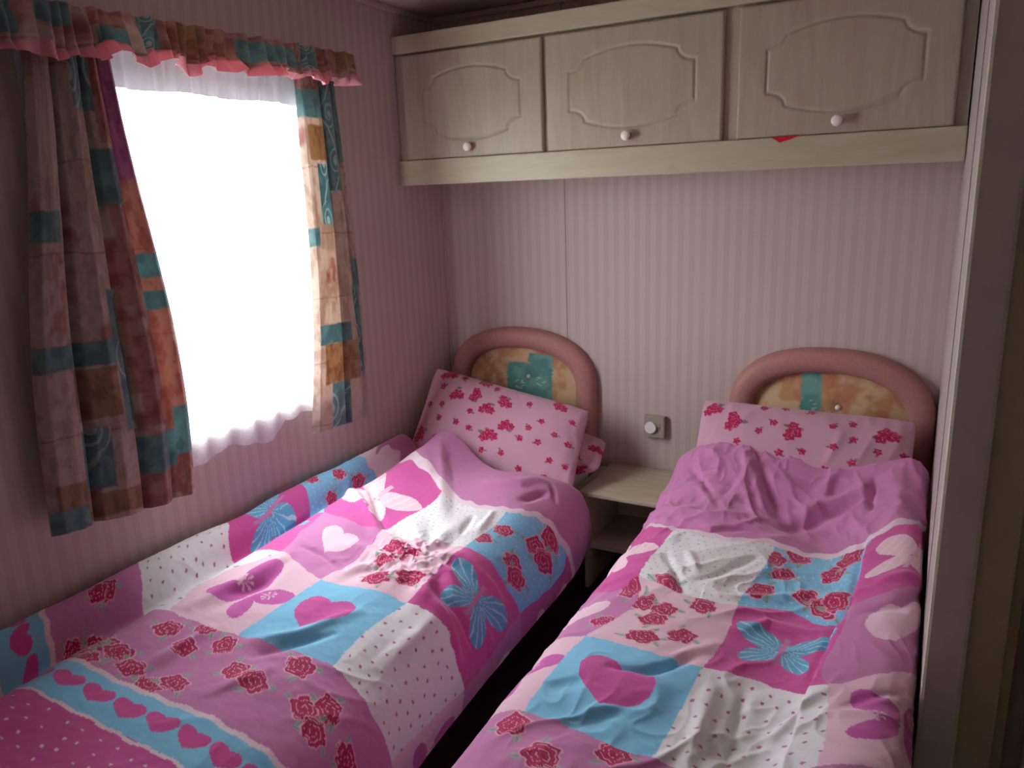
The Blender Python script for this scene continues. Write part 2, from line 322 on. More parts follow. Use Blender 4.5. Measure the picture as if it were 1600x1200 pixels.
# folds: (height, width, [(across, along), ...])
LEFT_FOLDS = [(0.0077, 0.04, [(0.421, -0.514), (0.546, -0.709), (0.614, -0.821), (0.698, -0.988)]), (0.0162, 0.016, [(0.156, -0.823), (0.471, -1.057), (0.541, -1.112)]), (-0.0135, 0.012, [(0.356, -0.897), (0.494, -1.036), (0.55, -1.091)]), (0.0135, 0.02, [(0.436, -1.35), (0.43, -1.513), (0.411, -1.655)]), (-0.0108, 0.02, [(0.469, -1.449), (0.459, -1.623)]), (-0.0121, 0.014, [(0.749, -1.554), (0.695, -1.632), (0.66, -1.703)]), (0.0108, 0.016, [(0.744, -1.456), (0.69, -1.593), (0.611, -1.678)]), (0.0149, 0.015, [(0.818, -1.288), (0.904, -1.304), (0.999, -1.339)]), (-0.0162, 0.013, [(0.856, -1.256), (0.933, -1.254), (1.004, -1.27)]), (0.0121, 0.02, [(0.851, -1.096), (0.935, -1.091), (1.004, -1.11)]), (-0.0189, 0.014, [(0.808, -0.681), (0.844, -0.564)]), (-0.0135, 0.012, [(0.838, -0.496), (0.884, -0.576)]), (0.0162, 0.022, [(0.663, -0.642), (0.751, -0.596), (0.798, -0.505)]), (-0.0081, 0.012, [(0.431, -1.307), (0.494, -1.304), (0.586, -1.327)]), (0.0081, 0.02, [(0.889, -1.327), (0.89, -1.444), (0.892, -1.55)]), (0.0081, 0.03, [(0.351, -0.601), (0.492, -0.734)]), (-0.0108, 0.01, [(0.724, -0.874), (0.754, -0.991)]), (0.0081, 0.012, [(0.762, -0.816), (0.787, -0.958)]), (0.0095, 0.016, [(0.505, -1.689), (0.5, -1.85)]), (0.0081, 0.018, [(0.716, -1.722), (0.675, -1.836)]), (0.0081, 0.018, [(0.179, -1.046), (0.194, -1.192)]), (-0.0081, 0.012, [(0.476, -1.479), (0.435, -1.577)])]
RIGHT_FOLDS = [(-0.0154, 0.012, [(0.264, -0.648), (0.368, -0.709), (0.435, -0.729), (0.498, -0.743), (0.577, -0.701), (0.65, -0.694)]), (0.0132, 0.022, [(0.261, -0.58), (0.37, -0.642), (0.482, -0.669), (0.566, -0.637)]), (-0.0198, 0.018, [(0.567, -0.329), (0.62, -0.467), (0.664, -0.586)]), (0.011, 0.018, [(0.528, -0.355), (0.582, -0.469), (0.623, -0.595)]), (-0.0165, 0.016, [(0.669, -0.642), (0.768, -0.538), (0.863, -0.482)]), (0.0154, 0.02, [(0.691, -0.552), (0.784, -0.476), (0.865, -0.446)]), (-0.0275, 0.014, [(0.899, -0.414), (0.885, -0.484), (0.892, -0.535)]), (-0.011, 0.012, [(0.356, -0.408), (0.416, -0.48), (0.46, -0.55)]), (-0.0077, 0.012, [(0.495, -0.55), (0.523, -0.472)]), (-0.011, 0.012, [(0.88, -0.703), (0.877, -0.902), (0.88, -1.021), (0.858, -1.104), (0.852, -1.321)]), (-0.0154, 0.012, [(0.465, -1.418), (0.53, -1.406), (0.566, -1.361), (0.598, -1.306)]), (-0.0088, 0.014, [(0.389, -1.529), (0.428, -1.488)]), (-0.0066, 0.016, [(0.471, -1.611), (0.517, -1.55), (0.558, -1.488)]), (0.011, 0.018, [(0.661, -1.384), (0.667, -1.503), (0.68, -1.618)]), (-0.0088, 0.014, [(0.721, -1.355), (0.732, -1.463), (0.74, -1.584)]), (0.011, 0.012, [(0.896, -1.35), (0.855, -1.393), (0.811, -1.471)]), (-0.0088, 0.011, [(0.419, -0.898), (0.471, -1.004), (0.509, -1.07)]), (0.0077, 0.01, [(0.471, -0.883), (0.515, -0.97)]), (-0.0077, 0.012, [(0.631, -0.841), (0.572, -0.941), (0.526, -1.013)]), (0.0099, 0.018, [(0.658, -1.163), (0.708, -1.096), (0.843, -1.098)]), (-0.011, 0.016, [(1.078, -0.856), (0.977, -1.032), (0.92, -1.062)]), (-0.0077, 0.012, [(0.923, -1.403), (0.956, -1.357), (1.034, -1.278)]), (0.0066, 0.012, [(0.628, -1.236), (0.567, -1.323)]), (0.011, 0.018, [(0.816, -0.329), (0.767, -0.425), (0.729, -0.531)]), (-0.0077, 0.013, [(0.673, -0.911), (0.74, -0.849), (0.835, -0.864)]), (0.0077, 0.014, [(0.703, -0.998), (0.781, -0.924), (0.862, -0.953)]), (0.0088, 0.02, [(0.952, -0.414), (0.967, -0.556), (0.929, -0.675)]), (0.0088, 0.016, [(1.015, -0.868), (0.944, -0.928)])]
# roses printed in patch coordinates
LEFT_ROSES = [(0.03, 3.89), (0.07, 3.67), (0.21, 3.69), (0.25, 3.2), (0.59, 3.02), (0.61, 3.33), (0.96, 3.14), (0.44, 3.79), (0.71, 3.89), (0.87, 3.76), (1.29, 3.41), (1.49, 3.47), (1.76, 3.14), (1.99, 3.46), (2.18, 3.31), (2.17, 3.56), (2.54, 3.47), (1.56, 1.29), (1.38, 1.48), (1.56, 1.81), (1.82, 1.69), (1.32, 1.21), (2.03, 0.68), (2.15, 0.36), (2.6, 0.3), (2.75, 0.1), (2.77, 0.35), (2.52, 0.72), (2.68, 0.82)]
RIGHT_ROSES = [(1.11, 1.2), (1.32, 1.27), (1.3, 1.46), (1.68, 1.1), (1.36, 1.79), (1.64, 1.64), (0.95, 1.62), (0.88, 1.01), (1.29, 0.98), (0.97, 3.13), (1.31, 3.33), (1.73, 3.08), (2.05, 0.21), (2.28, 0.05), (2.12, 0.78), (2.22, 0.43), (2.71, 0.3), (2.82, 0.11), (2.56, 0.75), (2.74, 0.82), (2.86, 0.75)]
LEFT_HEAD = [(0.359, -0.413), (0.474, -0.427), (0.556, -0.466), (0.665, -0.505), (0.747, -0.452), (0.834, -0.413), (0.918, -0.365)]
RIGHT_HEAD = [(0.367, -0.281), (0.496, -0.312), (0.604, -0.304), (0.697, -0.319), (0.784, -0.347), (0.854, -0.34), (0.909, -0.334), (0.993, -0.313)]
GATHER = [(0.716, -1.201)]
# ------------------------------------------------------------------ overhead cupboard
cab = tag(empty('overhead_cupboard', (W / 2, -.14, 1.484)), 'limed wood overhead cupboard with three panelled doors across the back wall', 'cupboard')
CY = -.262                                                     # face of the carcass
bm = bmesh.new()
add_box(bm, (.004, CY, 1.572), (W - .004, CY + .012, 1.945))                   # face board behind the doors
add_box(bm, (.004, CY + .012, 1.490), (W - .004, -.001, 1.506)); add_box(bm, (.004, CY + .012, 1.99), (W - .004, -.001, 2.003))
add_box(bm, (.004, CY + .012, 1.506), (.018, -.001, 1.99)); add_box(bm, (W - .018, CY + .012, 1.506), (W - .004, -.001, 1.99))
from_bm('carcass', bm, M_WOOD, cab)
box('top_rail', (.002, CY - .020, 1.945), (W - .002, CY + .004, 2.006), M_RAIL, cab, bevel=.004)
box('bottom_rail', (.002, CY - .022, 1.484), (W - .002, CY + .004, 1.574), M_RAIL, cab, bevel=.004)
for x0, x1 in ((.004, .040), (.6085, .6215), (1.2075, 1.2475), (1.8165, 1.846)):
    box('stile', (x0, CY - .003, 1.574), (x1, CY + .002, 1.940), M_WOOD, cab)
def door_mesh(w, h, depth=.019):
    """front with a routed groove: straight sides, notched corners, bowed head and foot"""
    nx, nz = 190, 124
    x = np.linspace(-w / 2, w / 2, nx); z = np.linspace(-h / 2, h / 2, nz); X, Z = np.meshgrid(x, z)
    hw = .355 * w; pts = []
    for k in range(41):
        u = -1 + 2 * k / 40; pts.append((u * hw * .74, .121 - .026 * u * u))
    for k in range(1, 9):                                              # notch, concave
        a = math.pi / 2 * k / 8; pts.append((hw * .74 + (hw * .26) * (1 - math.cos(a)) , .095 - .036 * math.sin(a)))
    half = pts; poly = half + [(hw, -.059)] + [(px, -pz) for px, pz in reversed(half)]
    right = [(px, pz) for px, pz in poly if px >= 0]
    loop = right + [(-px, pz) for px, pz in reversed(right)]
    A = np.array(loop); Bp = np.roll(A, -1, axis=0)
    d = np.full(X.shape, 9.0)
    for (ax, az), (bx_, bz) in zip(A, Bp):
        ex, ez = bx_ - ax, bz - az; l2 = ex * ex + ez * ez
        if l2 < 1e-10: continue
        tt = np.clip(((X - ax) * ex + (Z - az) * ez) / l2, 0, 1)
        d = np.minimum(d, np.hypot(X - ax - tt * ex, Z - az - tt * ez))
    y = -depth + .0042 * np.exp(-(d / .0042)**2)
    edge = np.minimum(np.minimum(X + w / 2, w / 2 - X), np.minimum(Z + h / 2, h / 2 - Z))
    y = y + .005 * (1 - np.clip(edge / .006, 0, 1))**2
    front = np.stack([X, y, Z], -1)
    ring = lambda yy: None
    # border closes back to the carcass
    full = np.zeros((nz + 2, nx + 2, 3)); full[1:-1, 1:-1] = front
    full[0, 1:-1] = front[0]; full[-1, 1:-1] = front[-1]; full[1:-1, 0] = front[:, 0]; full[1:-1, -1] = front[:, -1]
    full[0, 0] = front[0, 0]; full[0, -1] = front[0, -1]; full[-1, 0] = front[-1, 0]; full[-1, -1] = front[-1, -1]
    full[0, :, 1] = full[-1, :, 1] = full[:, 0, 1] = full[:, -1, 1] = 0
    return full
for x0, x1 in ((.042, .607), (.623, 1.206), (1.249, 1.815)):
    w, h = x1 - x0, .362; cx, cz = (x0 + x1) / 2, 1.7565
    Pd = door_mesh(w, h); dr = grid_mesh('door', Pd, M_WOOD)
    for p in dr.data.polygons: pass
    dr.location = Vector((cx, CY - .0005, cz)) - Vector(cab.location); dr.parent = cab
    kx, kz, ky = cx - .006 + (.003 if x0 > 1 else 0), 1.608, -.0185
    def sub(name, prof, mat):
        bm = bmesh.new(); lathe(bm, prof, (kx - cx, ky, kz - cz)); me = bpy.data.meshes.new(name); bm.to_mesh(me); bm.free()
        me.materials.append(mat); me.polygons.foreach_set('use_smooth', [True] * len(me.polygons)); o = bpy.data.objects.new(name, me); link(o, dr)
    sub('knob_collar', [(.011, -.001), (.0125, .002), (.009, .005), (.006, .010), (.007, .013)], M_BRASS)
    sub('knob', [(.006, .011), (.012, .014), (.0155, .019), (.016, .023), (.0135, .028), (.008, .031), (.002, .032)], M_KNOB)
bm = bmesh.new()
vv = [bm.verts.new((x, CY - .0236, z)) for x, z in ((1.352, 1.5745), (1.429, 1.5755), (1.405, 1.566), (1.376, 1.5585))]
f = bm.faces.new(vv); r = bmesh.ops.extrude_face_region(bm, geom=[f]); bmesh.ops.translate(bm, vec=(0, .0012, 0), verts=[v for v in r['geom'] if isinstance(v, bmesh.types.BMVert)])
bmesh.ops.recalc_face_normals(bm, faces=bm.faces)
tag(from_bm('sticker_scrap', bm, M_RED), 'torn scrap of red sticker on the lower rail of the overhead cupboard', 'sticker')

# ------------------------------------------------------------------ beds
def bed(x0, x1, y1, label):
    b = tag(empty('single_bed', ((x0 + x1) / 2, y1 / 2, 0)), label, 'bed')
    box('divan_base', (x0, y1, .0), (x1, -.045, .20), M_BASE, b, bevel=.01)
    bm = bmesh.new(); add_box(bm, (x0 + .005, y1, .201), (x1 - .014, -.075, .385), .03); from_bm('mattress', bm, M_MATT, b, smooth=True)
    return b
bed(.012, .690, -2.16, 'single bed with a mattress along the window wall')
bed(1.215, 1.842, -1.86, 'single bed with a mattress along the white partition')

def arch_pts(cx, hw, base, spring, top, n=60, p=2.25):
    pts = [(cx - hw, base)]
    for k in range(n + 1):
        a = math.pi * (1 - k / n); c, s = math.cos(a), math.sin(a)
        pts.append((cx + hw * math.copysign(abs(c)**(2 / p), c), spring + (top - spring) * abs(s)**(2 / p)))
    pts.append((cx + hw, base)); return pts
CREAM, CREAM2, ROSY, ROSY2, TAN, TAN2, TEAL, TEAL2, RUST = (lin(206, 190, 178), lin(186, 164, 150), lin(190, 150, 138), lin(166, 118, 110), lin(176, 148, 116),
                                                          lin(152, 120, 90), lin(112, 142, 146), lin(130, 164, 164), lin(166, 108, 98))
def fabric(u, v, patches, seed=0, rosy=None):
    """tapestry print: mottled cream and rose ground, blocks of tan, rust and teal, pale scrolls on the teal blocks"""
    u = np.asarray(u, float); v = np.asarray(v, float)
    m = sstep(-.3, .4, fbm(u * 34, v * 34, 3 + seed, 5))[..., None]; big = fbm(u * 9, v * 9, 8 + seed, 3)
    k = sstep(.1, .35, big + (0 if rosy is None else rosy))[..., None]
    col = (CREAM * (1 - m) + CREAM2 * m) * (1 - k) + (ROSY * (1 - m) + ROSY2 * m) * k
    ln = np.abs(np.mod(v + .01 * big, .21) - .1) < .0022; col[ln] = col[ln] * .5 + RUST * .5      # brick-red pencil lines
    for q in range(26):                                                                     # faint sprigs
        rs = random.Random(seed * 100 + q); cu, cv = rs.uniform(0, 1.3), rs.uniform(0, 1.2)
        du, dv = u - cu, v - cv; rr = np.hypot(du, dv); th = np.arctan2(dv, du)
        s_ = np.abs(rr - .026 * (.5 + .5 * np.cos(6 * th))) < .0022; col[s_] = col[s_] * .55 + np.array(RUST if q % 2 else TEAL) * .45
    wob = .004 * fbm(u * 38, v * 38, 21 + seed, 3)
    for (u0, v0, u1, v1, kind) in patches:
        a = sstep(-.003, .003, np.minimum(np.minimum(u - u0, u1 - u), np.minimum(v - v0, v1 - v)) + wob)[..., None]
        if kind == 'teal' or kind == 'scroll': c = TEAL * (1 - m) + TEAL2 * m
        elif kind == 'tan': c = TAN * (1 - m) + TAN2 * m
        elif kind == 'rust': c = ROSY * (1 - m) + RUST * m
        elif kind == 'mauve': c = lin(168, 116, 146) * (1 - m) + lin(150, 98, 128) * m
        else: c = CREAM * (1 - m * .4) + CREAM2 * m * .4
        if kind == 'scroll':
            tall = (v1 - v0) > (u1 - u0); p, q = (u - (u0 + u1) / 2, v - v0) if tall else (v - (v0 + v1) / 2, u - u0)
            hw = (min(u1 - u0, v1 - v0)) / 2; per = hw * 2.7; g = np.floor(q / per + .5); sg = np.where(np.mod(g, 2) == 0, 1.0, -1.0)
            dq = q - g * per; dp = p - sg * hw * .12; rr = np.hypot(dp, dq); th = np.arctan2(dq * sg, dp * sg) / (2 * np.pi)
            ph = rr / (hw * .42) - th; l = (np.abs(ph - np.round(ph)) < .14) & (rr < hw * .9)
            l |= (np.abs(p - hw * .62 * np.sin(q * np.pi / per + 1.57)) < hw * .09) & (rr > hw * .8)
            l |= (rr < hw * .2)
            l = l[..., None] * .7; c = c * (1 - l) + lin(200, 216, 212) * l
        col = col * (1 - a) + c * a
    return col
def headboard(cx, hw, top, label, seed, spots):
    h = tag(empty('headboard', (cx, -.03, .30)), label, 'headboard')
    out = np.array(arch_pts(cx, hw, .30, top - .22, top)); inn = np.array(arch_pts(cx, hw - .082, .30, top - .235, top - .083))
    K = 15; ph = np.linspace(0, math.pi, K); ring = []
    for a in ph:
        w = (1 - math.cos(a)) / 2; p = out * (1 - w) + inn * w
        ring.append(np.c_[p[:, 0], -.004 - .050 * abs(math.sin(a))**.55 * np.ones(len(p)), p[:, 1]])
    ring.append(np.c_[inn[:, 0], -.003 * np.ones(len(inn)), inn[:, 1]])
    P = np.stack(ring, 1)                                            # along arch, across pad
    P = np.concatenate([P, P[:, :1]], 1)
    grid_mesh('padded_surround', P, M_PINKPAD, h)
    # inner upholstered panel, domed, its cloth dimpled at the button
    ip = np.array(arch_pts(cx, hw - .080, .30, top - .235, top - .081)); n = 90
    tt = np.linspace(0, 1, n); c0 = np.array([cx, .52])
    R = np.linspace(0.0, 1, 70)
    Q = c0[None, None] + (ip[:, None] - c0[None, None]) * R[None, :, None]
    bx_, bz = cx + .035, top - .200
    dd = np.hypot(Q[..., 0] - bx_, Q[..., 1] - bz)
    Y = -.012 - .026 * (1 - R[None, :]**3) + .014 * np.exp(-(dd / .022)**2)
    P = np.stack([Q[..., 0], Y, Q[..., 1]], -1)
    col = np.zeros(P.shape)
    tan_ = lin(214, 184, 148) * np.ones_like(col); mm = sstep(-.3, .4, fbm(Q[..., 0] * 26, Q[..., 1] * 26, seed, 5))[..., None]
    col = tan_ * (1 - mm) + lin(196, 148, 104) * mm
    m2 = sstep(.05, .5, fbm(Q[..., 0] * 16, Q[..., 1] * 16, seed + 7, 3))[..., None] * .75; col = col * (1 - m2) + lin(190, 116, 90) * m2
    for (x0, z0, x1, z1) in spots:
        wob = .002 * fbm(Q[..., 0] * 40, Q[..., 1] * 60, 2, 2)
        k = ((Q[..., 0] > cx + x0 + wob) & (Q[..., 0] < cx + x1 + wob) & (Q[..., 1] > top + z0 + wob) & (Q[..., 1] < top + z1 + wob)).astype(float)[..., None]
        teal = lin(92, 146, 144) * (1 - mm) + lin(118, 168, 160) * mm
        lu, lv = Q[..., 0] - cx - (x0 + x1) / 2, Q[..., 1] - top - (z0 + z1) / 2
        rr = np.hypot(lu, lv + .01); th = np.arctan2(lv + .01, lu)
        ln = ((np.abs(rr - .02 * (.5 + .5 * np.abs(np.cos(2.5 * th)))) < .002))[..., None] * .6
        teal = teal * (1 - ln) + lin(206, 220, 208) * ln
        col = col * (1 - k) + teal * k
    pn = grid_mesh('inner_panel', P, M_PANEL, h, col)
    bm = bmesh.new(); lathe(bm, [(.009, -.003), (.0095, .002), (.007, .0055), (.002, .007)], (bx_, -.022, bz)); b = from_bm('button', bm, M_KNOB, h, smooth=True)
    return h
headboard(.350, .330, .915, 'pink padded arched headboard with teal block on its panel, beside the window wall', 3, [(-.06, -.30, .06, -.145), (.04, -.30, .145, -.105)])
headboard(1.522, .326, .905, 'pink padded arched headboard with yellow and teal panel, beside the white partition', 8, [(-.085, -.3, -.02, -.08)])

# ------------------------------------------------------------------ bedside shelf
bs = tag(empty('bedside_shelf', (.90, -.17, 0)), 'small cream bedside unit with an open shelf between the two beds', 'bedside table')
box('top', (.738, -.332, .371), (1.068, -.001, .388), M_SHELF, bs, bevel=.004)
box('side_panel', (.752, -.318, 0), (.768, -.001, .371), M_SHELF, bs, bevel=.002)
box('side_panel', (1.040, -.318, 0), (1.056, -.001, .371), M_SHELF, bs, bevel=.002)
box('shelf', (.768, -.305, .158), (1.040, -.001, .176), M_SHELF, bs, bevel=.002)
box('back_panel', (.768, -.012, .03), (1.040, -.001, .371), M_SHELF, bs)
box('side_rail', (.694, -.325, .345), (.736, -.001, .366), M_SHELF, bs, bevel=.002)
box('rail_bracket', (.730, -.2, .348), (.753, -.17, .363), M_SHELF, bs)

# ------------------------------------------------------------------ heater dial on the back wall
sw = tag(empty('wall_dial', (.917, 0, .561)), 'square beige wall switch with round white dial above the bedside unit', 'switch')
box('plate', (.876, -.026, .519), (.958, 0, .604), M_PLATE, sw, bevel=.004)
bm = bmesh.new(); lathe(bm, [(.0225, 0), (.0225, .009), (.0215, .011)], (.906, -.0255, .560), n=48); from_bm('dial', bm, M_DIAL, sw)
bm = bmesh.new()
add_box(bm, (.9405, -.0268, .563), (.9420, -.0255, .577)); add_box(bm, (.9385, -.0268, .5575), (.9400, -.0255, .5635)); add_box(bm, (.9425, -.0268, .5575), (.9440, -.0255, .5635))
add_box(bm, (.9395, -.0268, .552), (.9430, -.0255, .555))
from_bm('printed_mark', bm, M_INK, sw)

# ------------------------------------------------------------------ duvets
C_MAUVE, C_HOT, C_PALE, C_BLUE, C_WHITE = lin(204, 130, 182), lin(212, 90, 164), lin(238, 198, 216), lin(134, 202, 238), lin(236, 234, 238)
C_ROSE, C_PETAL, C_LEAF, C_DARKHOT = lin(176, 28, 88), lin(240, 172, 198), lin(158, 186, 168), C_HOT
PW, PH = .25, .285                                                   # size of one patch
def heart(x, y, s):
    """mask of a heart of half-width s, point toward +y"""
    x = x / s; y = -y / s
    return (x * x + y * y - .55)**3 - 1.25 * x * x * y**3 < 0
def butterfly(x, y, s, k=0):
    """four wings; returns wing mask and body mask"""
    x = np.abs(x) / s; y = y / s
    def el(cx, cy, a, b, rot):
        c, q = math.cos(rot), math.sin(rot); dx, dy = x - cx, y - cy
        return ((dx * c + dy * q) / a)**2 + ((-dx * q + dy * c) / b)**2 < 1
    up = el(.50, -.36, .56, .30, -.62); lo = el(.36, .34, .42, .26, .75)
    return up | lo, (x < .05) & (np.abs(y) < .55)
def duvet_print(a, b, roses):
    A = a + .012 * fbm(a * 9, b * 9, 1, 2); B = b + .022 * fbm(a * 5, b * 5, 2, 3)
    ci = np.mod(np.floor(A).astype(int), 3); ri = np.floor(B).astype(int)
    u, v = A - np.floor(A), B - np.floor(B)
    X, Y = a * PW, b * PH                                            # metres on the cloth
    lx, ly = (u - .5) * PW, (v - .5) * PH
    col = np.ones(a.shape + (3,)) * C_MAUVE
    def fill(mask, c, k=1.0): col[mask] = col[mask] * (1 - k) + np.asarray(c) * k
    cell = lambda r, c: (ri == r) & (ci == c)
    fill(cell(0, 0), C_HOT); fill(cell(0, 1), C_WHITE); fill(cell(0, 2), C_BLUE)
    fill(cell(1, 0), C_MAUVE); fill(cell(1, 1), C_PALE); fill(cell(1, 2), C_HOT)
    fill(cell(2, 0), C_PALE); fill(cell(2, 1), C_BLUE); fill(cell(2, 2), C_WHITE)
    fill((B >= 3) & (B < 4), C_MAUVE); fill((B >= 4) & (B < 4.55), C_BLUE); fill(B >= 4.55, C_DARKHOT)
    def dots(mask, sp, r, c, k=1.0, seed=0, jit=.25):
        gx, gy = X / sp, Y / sp * 1.0; row = np.floor(gy); gx = gx + .5 * np.mod(row, 2)
        fx, fy = np.floor(gx), row
        jx = jit * vnoise(fx * 1.7 + .3, fy * 2.3 + .7, seed + 1); jy = jit * vnoise(fx * 2.1 + .9, fy * 1.3 + .2, seed + 2)
        d = np.hypot(gx - fx - .5 - jx, gy - fy - .5 - jy) * sp
        fill(mask & (d < r), c, k)
    dots(cell(0, 1), .021, .0022, lin(150, 150, 165), .75, 3)
    dots(cell(2, 2), .034, .0036, lin(186, 84, 140), .9, 5)
    dots(cell(0, 2), .022, .0022, C_WHITE, .7, 7)
    dots(B >= 4.6, .040, .0034, C_WHITE, .85, 9)
    # motifs in the patches
    w, bd = butterfly(lx * .92 + ly * .25, ly * .92 - lx * .25, .105); m = cell(0, 0)
    fill(m & w, lin(244, 208, 222)); fill(m & w & (np.sin(lx * 260 + ly * 90) > .86), lin(250, 226, 234)); fill(m & bd, lin(236, 190, 212))
    w, bd = butterfly(lx, ly, .115); m = cell(1, 2)
    fill(m & w, lin(104, 178, 216)); th = np.arctan2(ly, np.abs(lx)); fill(m & w & (np.sin(th * 26) > .82), lin(190, 220, 238)); fill(m & bd, C_MAUVE)
    w, bd = butterfly(lx * .9 + ly * .3, ly * .9 - lx * .3, .11); m = cell(2, 0)
    fill(m & w, lin(206, 96, 176)); fill(m & w & (np.hypot(np.abs(lx) - .05, ly + .02) < .02) & (np.cos(8 * np.arctan2(ly + .02, np.abs(lx) - .05)) > .2), lin(240, 200, 224)); fill(m & bd, lin(240, 200, 224))
    m = cell(1, 0); fill(m & heart(lx, ly + .01, .082), lin(240, 204, 222))
    m = cell(2, 1); fill(m & heart(lx + .01, ly, .082), lin(210, 88, 164))
    # heart border
    hb = (B >= 4) & (B < 4.55); hx = np.mod(X / .076, 1) - .5; hy = (B - 4.29) * PH
    fill(hb & heart(hx * .076, hy, .040), lin(214, 84, 160))
    # roses
    rl = [(rx * PW, ry * PH, .031) for rx, ry in roses]
    rs = random.Random(4)
    for c0 in range(-3, 6):                                          # patches out of the photograph's view carry the same print
        if not (-1 < c0 < 3):
            for k in range(5): rl.append(((c0 + rs.random()) * PW, (3.1 + .8 * rs.random()) * PH, .027))
        if c0 % 3 == 1 and c0 != 1:
            for k in range(6): rl.append(((c0 + .1 + .8 * rs.random()) * PW, (1.1 + .8 * rs.random()) * PH, .024))
        if c0 % 3 == 2 and c0 != 2:
            for k, (p, q) in enumerate(((.48, .81), (.54, .41), (.75, .2), (.2, .55), (.85, .65))): rl.append(((c0 + p) * PW, q * PH, .024))
    own = lambda rx, ry: (np.floor(A) == np.floor(rx / PW)) & (ri == int(math.floor(ry / PH))) if ry < 3 * PH else (ri == 3)
    for n, (cx, cy, r) in enumerate(rl):
        box_ = (np.abs(X - cx) < 2.4 * r) & (np.abs(Y - cy) < 2.4 * r)
        if not box_.any(): continue
        box_ &= own(cx, cy)
        dx, dy = X[box_] - cx, Y[box_] - cy; d = np.hypot(dx, dy); th = np.arctan2(dy, dx); rot = n * 1.7
        sub = col[box_]
        def sf(mask, c, k=1.0): sub[mask] = sub[mask] * (1 - k) + np.asarray(c) * k
        for q in (0, 1, 2):
            a0 = rot + q * 2.2; ex = dx - 1.3 * r * math.cos(a0); ey = dy - 1.3 * r * math.sin(a0)
            e1 = ex * math.cos(a0 + .4) + ey * math.sin(a0 + .4); e2 = -ex * math.sin(a0 + .4) + ey * math.cos(a0 + .4)
            le = (e1 / (.45 * r))**2 + (e2 / (.23 * r))**2
            sf(le < 1, C_LEAF, .65); sf((le < 1) & (np.abs(e2) < .05 * r), lin(110, 150, 128), .7)
        R = r * (1 + .10 * np.cos(5 * th + rot) + .06 * np.cos(9 * th - rot)); x = d / R
        sf(x < 1.12, C_PETAL, .9); sf(x < 1, C_ROSE)
        sp = np.abs(np.mod(x * 2.6 - (th + rot) / (2 * np.pi) * 1.0 + .10 * np.sin(3 * th + rot), 1) - .5)
        sf((x < .93) & (x > .16) & (sp < .085), C_PETAL, .85)
        sf((x < .9) & (sp > .36), lin(206, 60, 116), .6)
        col[box_] = sub
    # wavy white tapes
    def tape(b0, w): fill(np.abs(b + .010 * np.sin(X * 95) + .006 * np.sin(X * 41 + 1) - b0) < w, lin(238, 214, 226))
    tape(0, .030); tape(4, .030); tape(4.56, .020)
    return col
def tps(ctl, q, lam=2e-4):
    X = np.array([c[:2] for c in ctl], float); Yv = np.array([c[2:] for c in ctl], float); n = len(X)
    def U(A, B):
        d = (A[:, None, 0] - B[None, :, 0])**2 + (A[:, None, 1] - B[None, :, 1])**2
        return d * np.log(d + 1e-12)
    Pm = np.c_[np.ones(n), X]
    S = np.linalg.solve(np.block([[U(X, X) + lam * np.eye(n), Pm], [Pm.T, np.zeros((3, 3))]]), np.r_[Yv, np.zeros((3, 2))])
    return U(q, X) @ S[:n] + np.c_[np.ones(len(q)), q] @ S[n:]
def fold_field(S, Y, folds):
    h = np.zeros_like(S)
    for amp, w, pts in folds:
        best = np.full(S.shape, 9.0); tb = np.zeros_like(S); n = len(pts) - 1
        for i in range(n):
            (ax, ay), (bx_, by) = pts[i], pts[i + 1]; ex, ey = bx_ - ax, by - ay; l2 = ex * ex + ey * ey + 1e-9
            tt = np.clip(((S - ax) * ex + (Y - ay) * ey) / l2, 0, 1); d = np.hypot(S - ax - tt * ex, Y - ay - tt * ey)
            k = d < best; best = np.where(k, d, best); tb = np.where(k, (i + tt) / n, tb)
        wl = w * (1 + .35 * vnoise(S * 20, Y * 20, 77))
        h += amp * np.exp(-(best / wl)**2) * np.clip(np.sin(np.pi * np.clip(tb * .9 + .05, 0, 1)), 0, 1)**.5
    return h
def wrinkles(S, Y, seed, amp=1.0):
    h = .008 * fbm(S * 5, Y * 4, seed, 2)
    wx, wy = .05 * fbm(S * 7, Y * 7, seed + 1, 2), .05 * fbm(S * 7, Y * 7, seed + 2, 2)
    mask = sstep(-.35, .45, fbm(S * 4, Y * 4, seed + 3, 2))
    ang = .75
    p, q = (S + wx) * np.cos(ang) + (Y + wy) * np.sin(ang), -(S + wx) * np.sin(ang) + (Y + wy) * np.cos(ang)
    rid = 1 - np.sqrt(vnoise(p * 6, q * 14, seed + 4)**2 + .006); h = h + .0075 * amp * (rid**2 - .45) * (.3 + .7 * mask)
    rid = 1 - np.sqrt(.006 + vnoise((S + wx) * 27, (Y + wy) * 19, seed + 5)**2); h = h + .0030 * amp * (rid**2 - .45) * mask
    return h + .0007 * fbm(S * 60, Y * 60, seed + 6, 2)
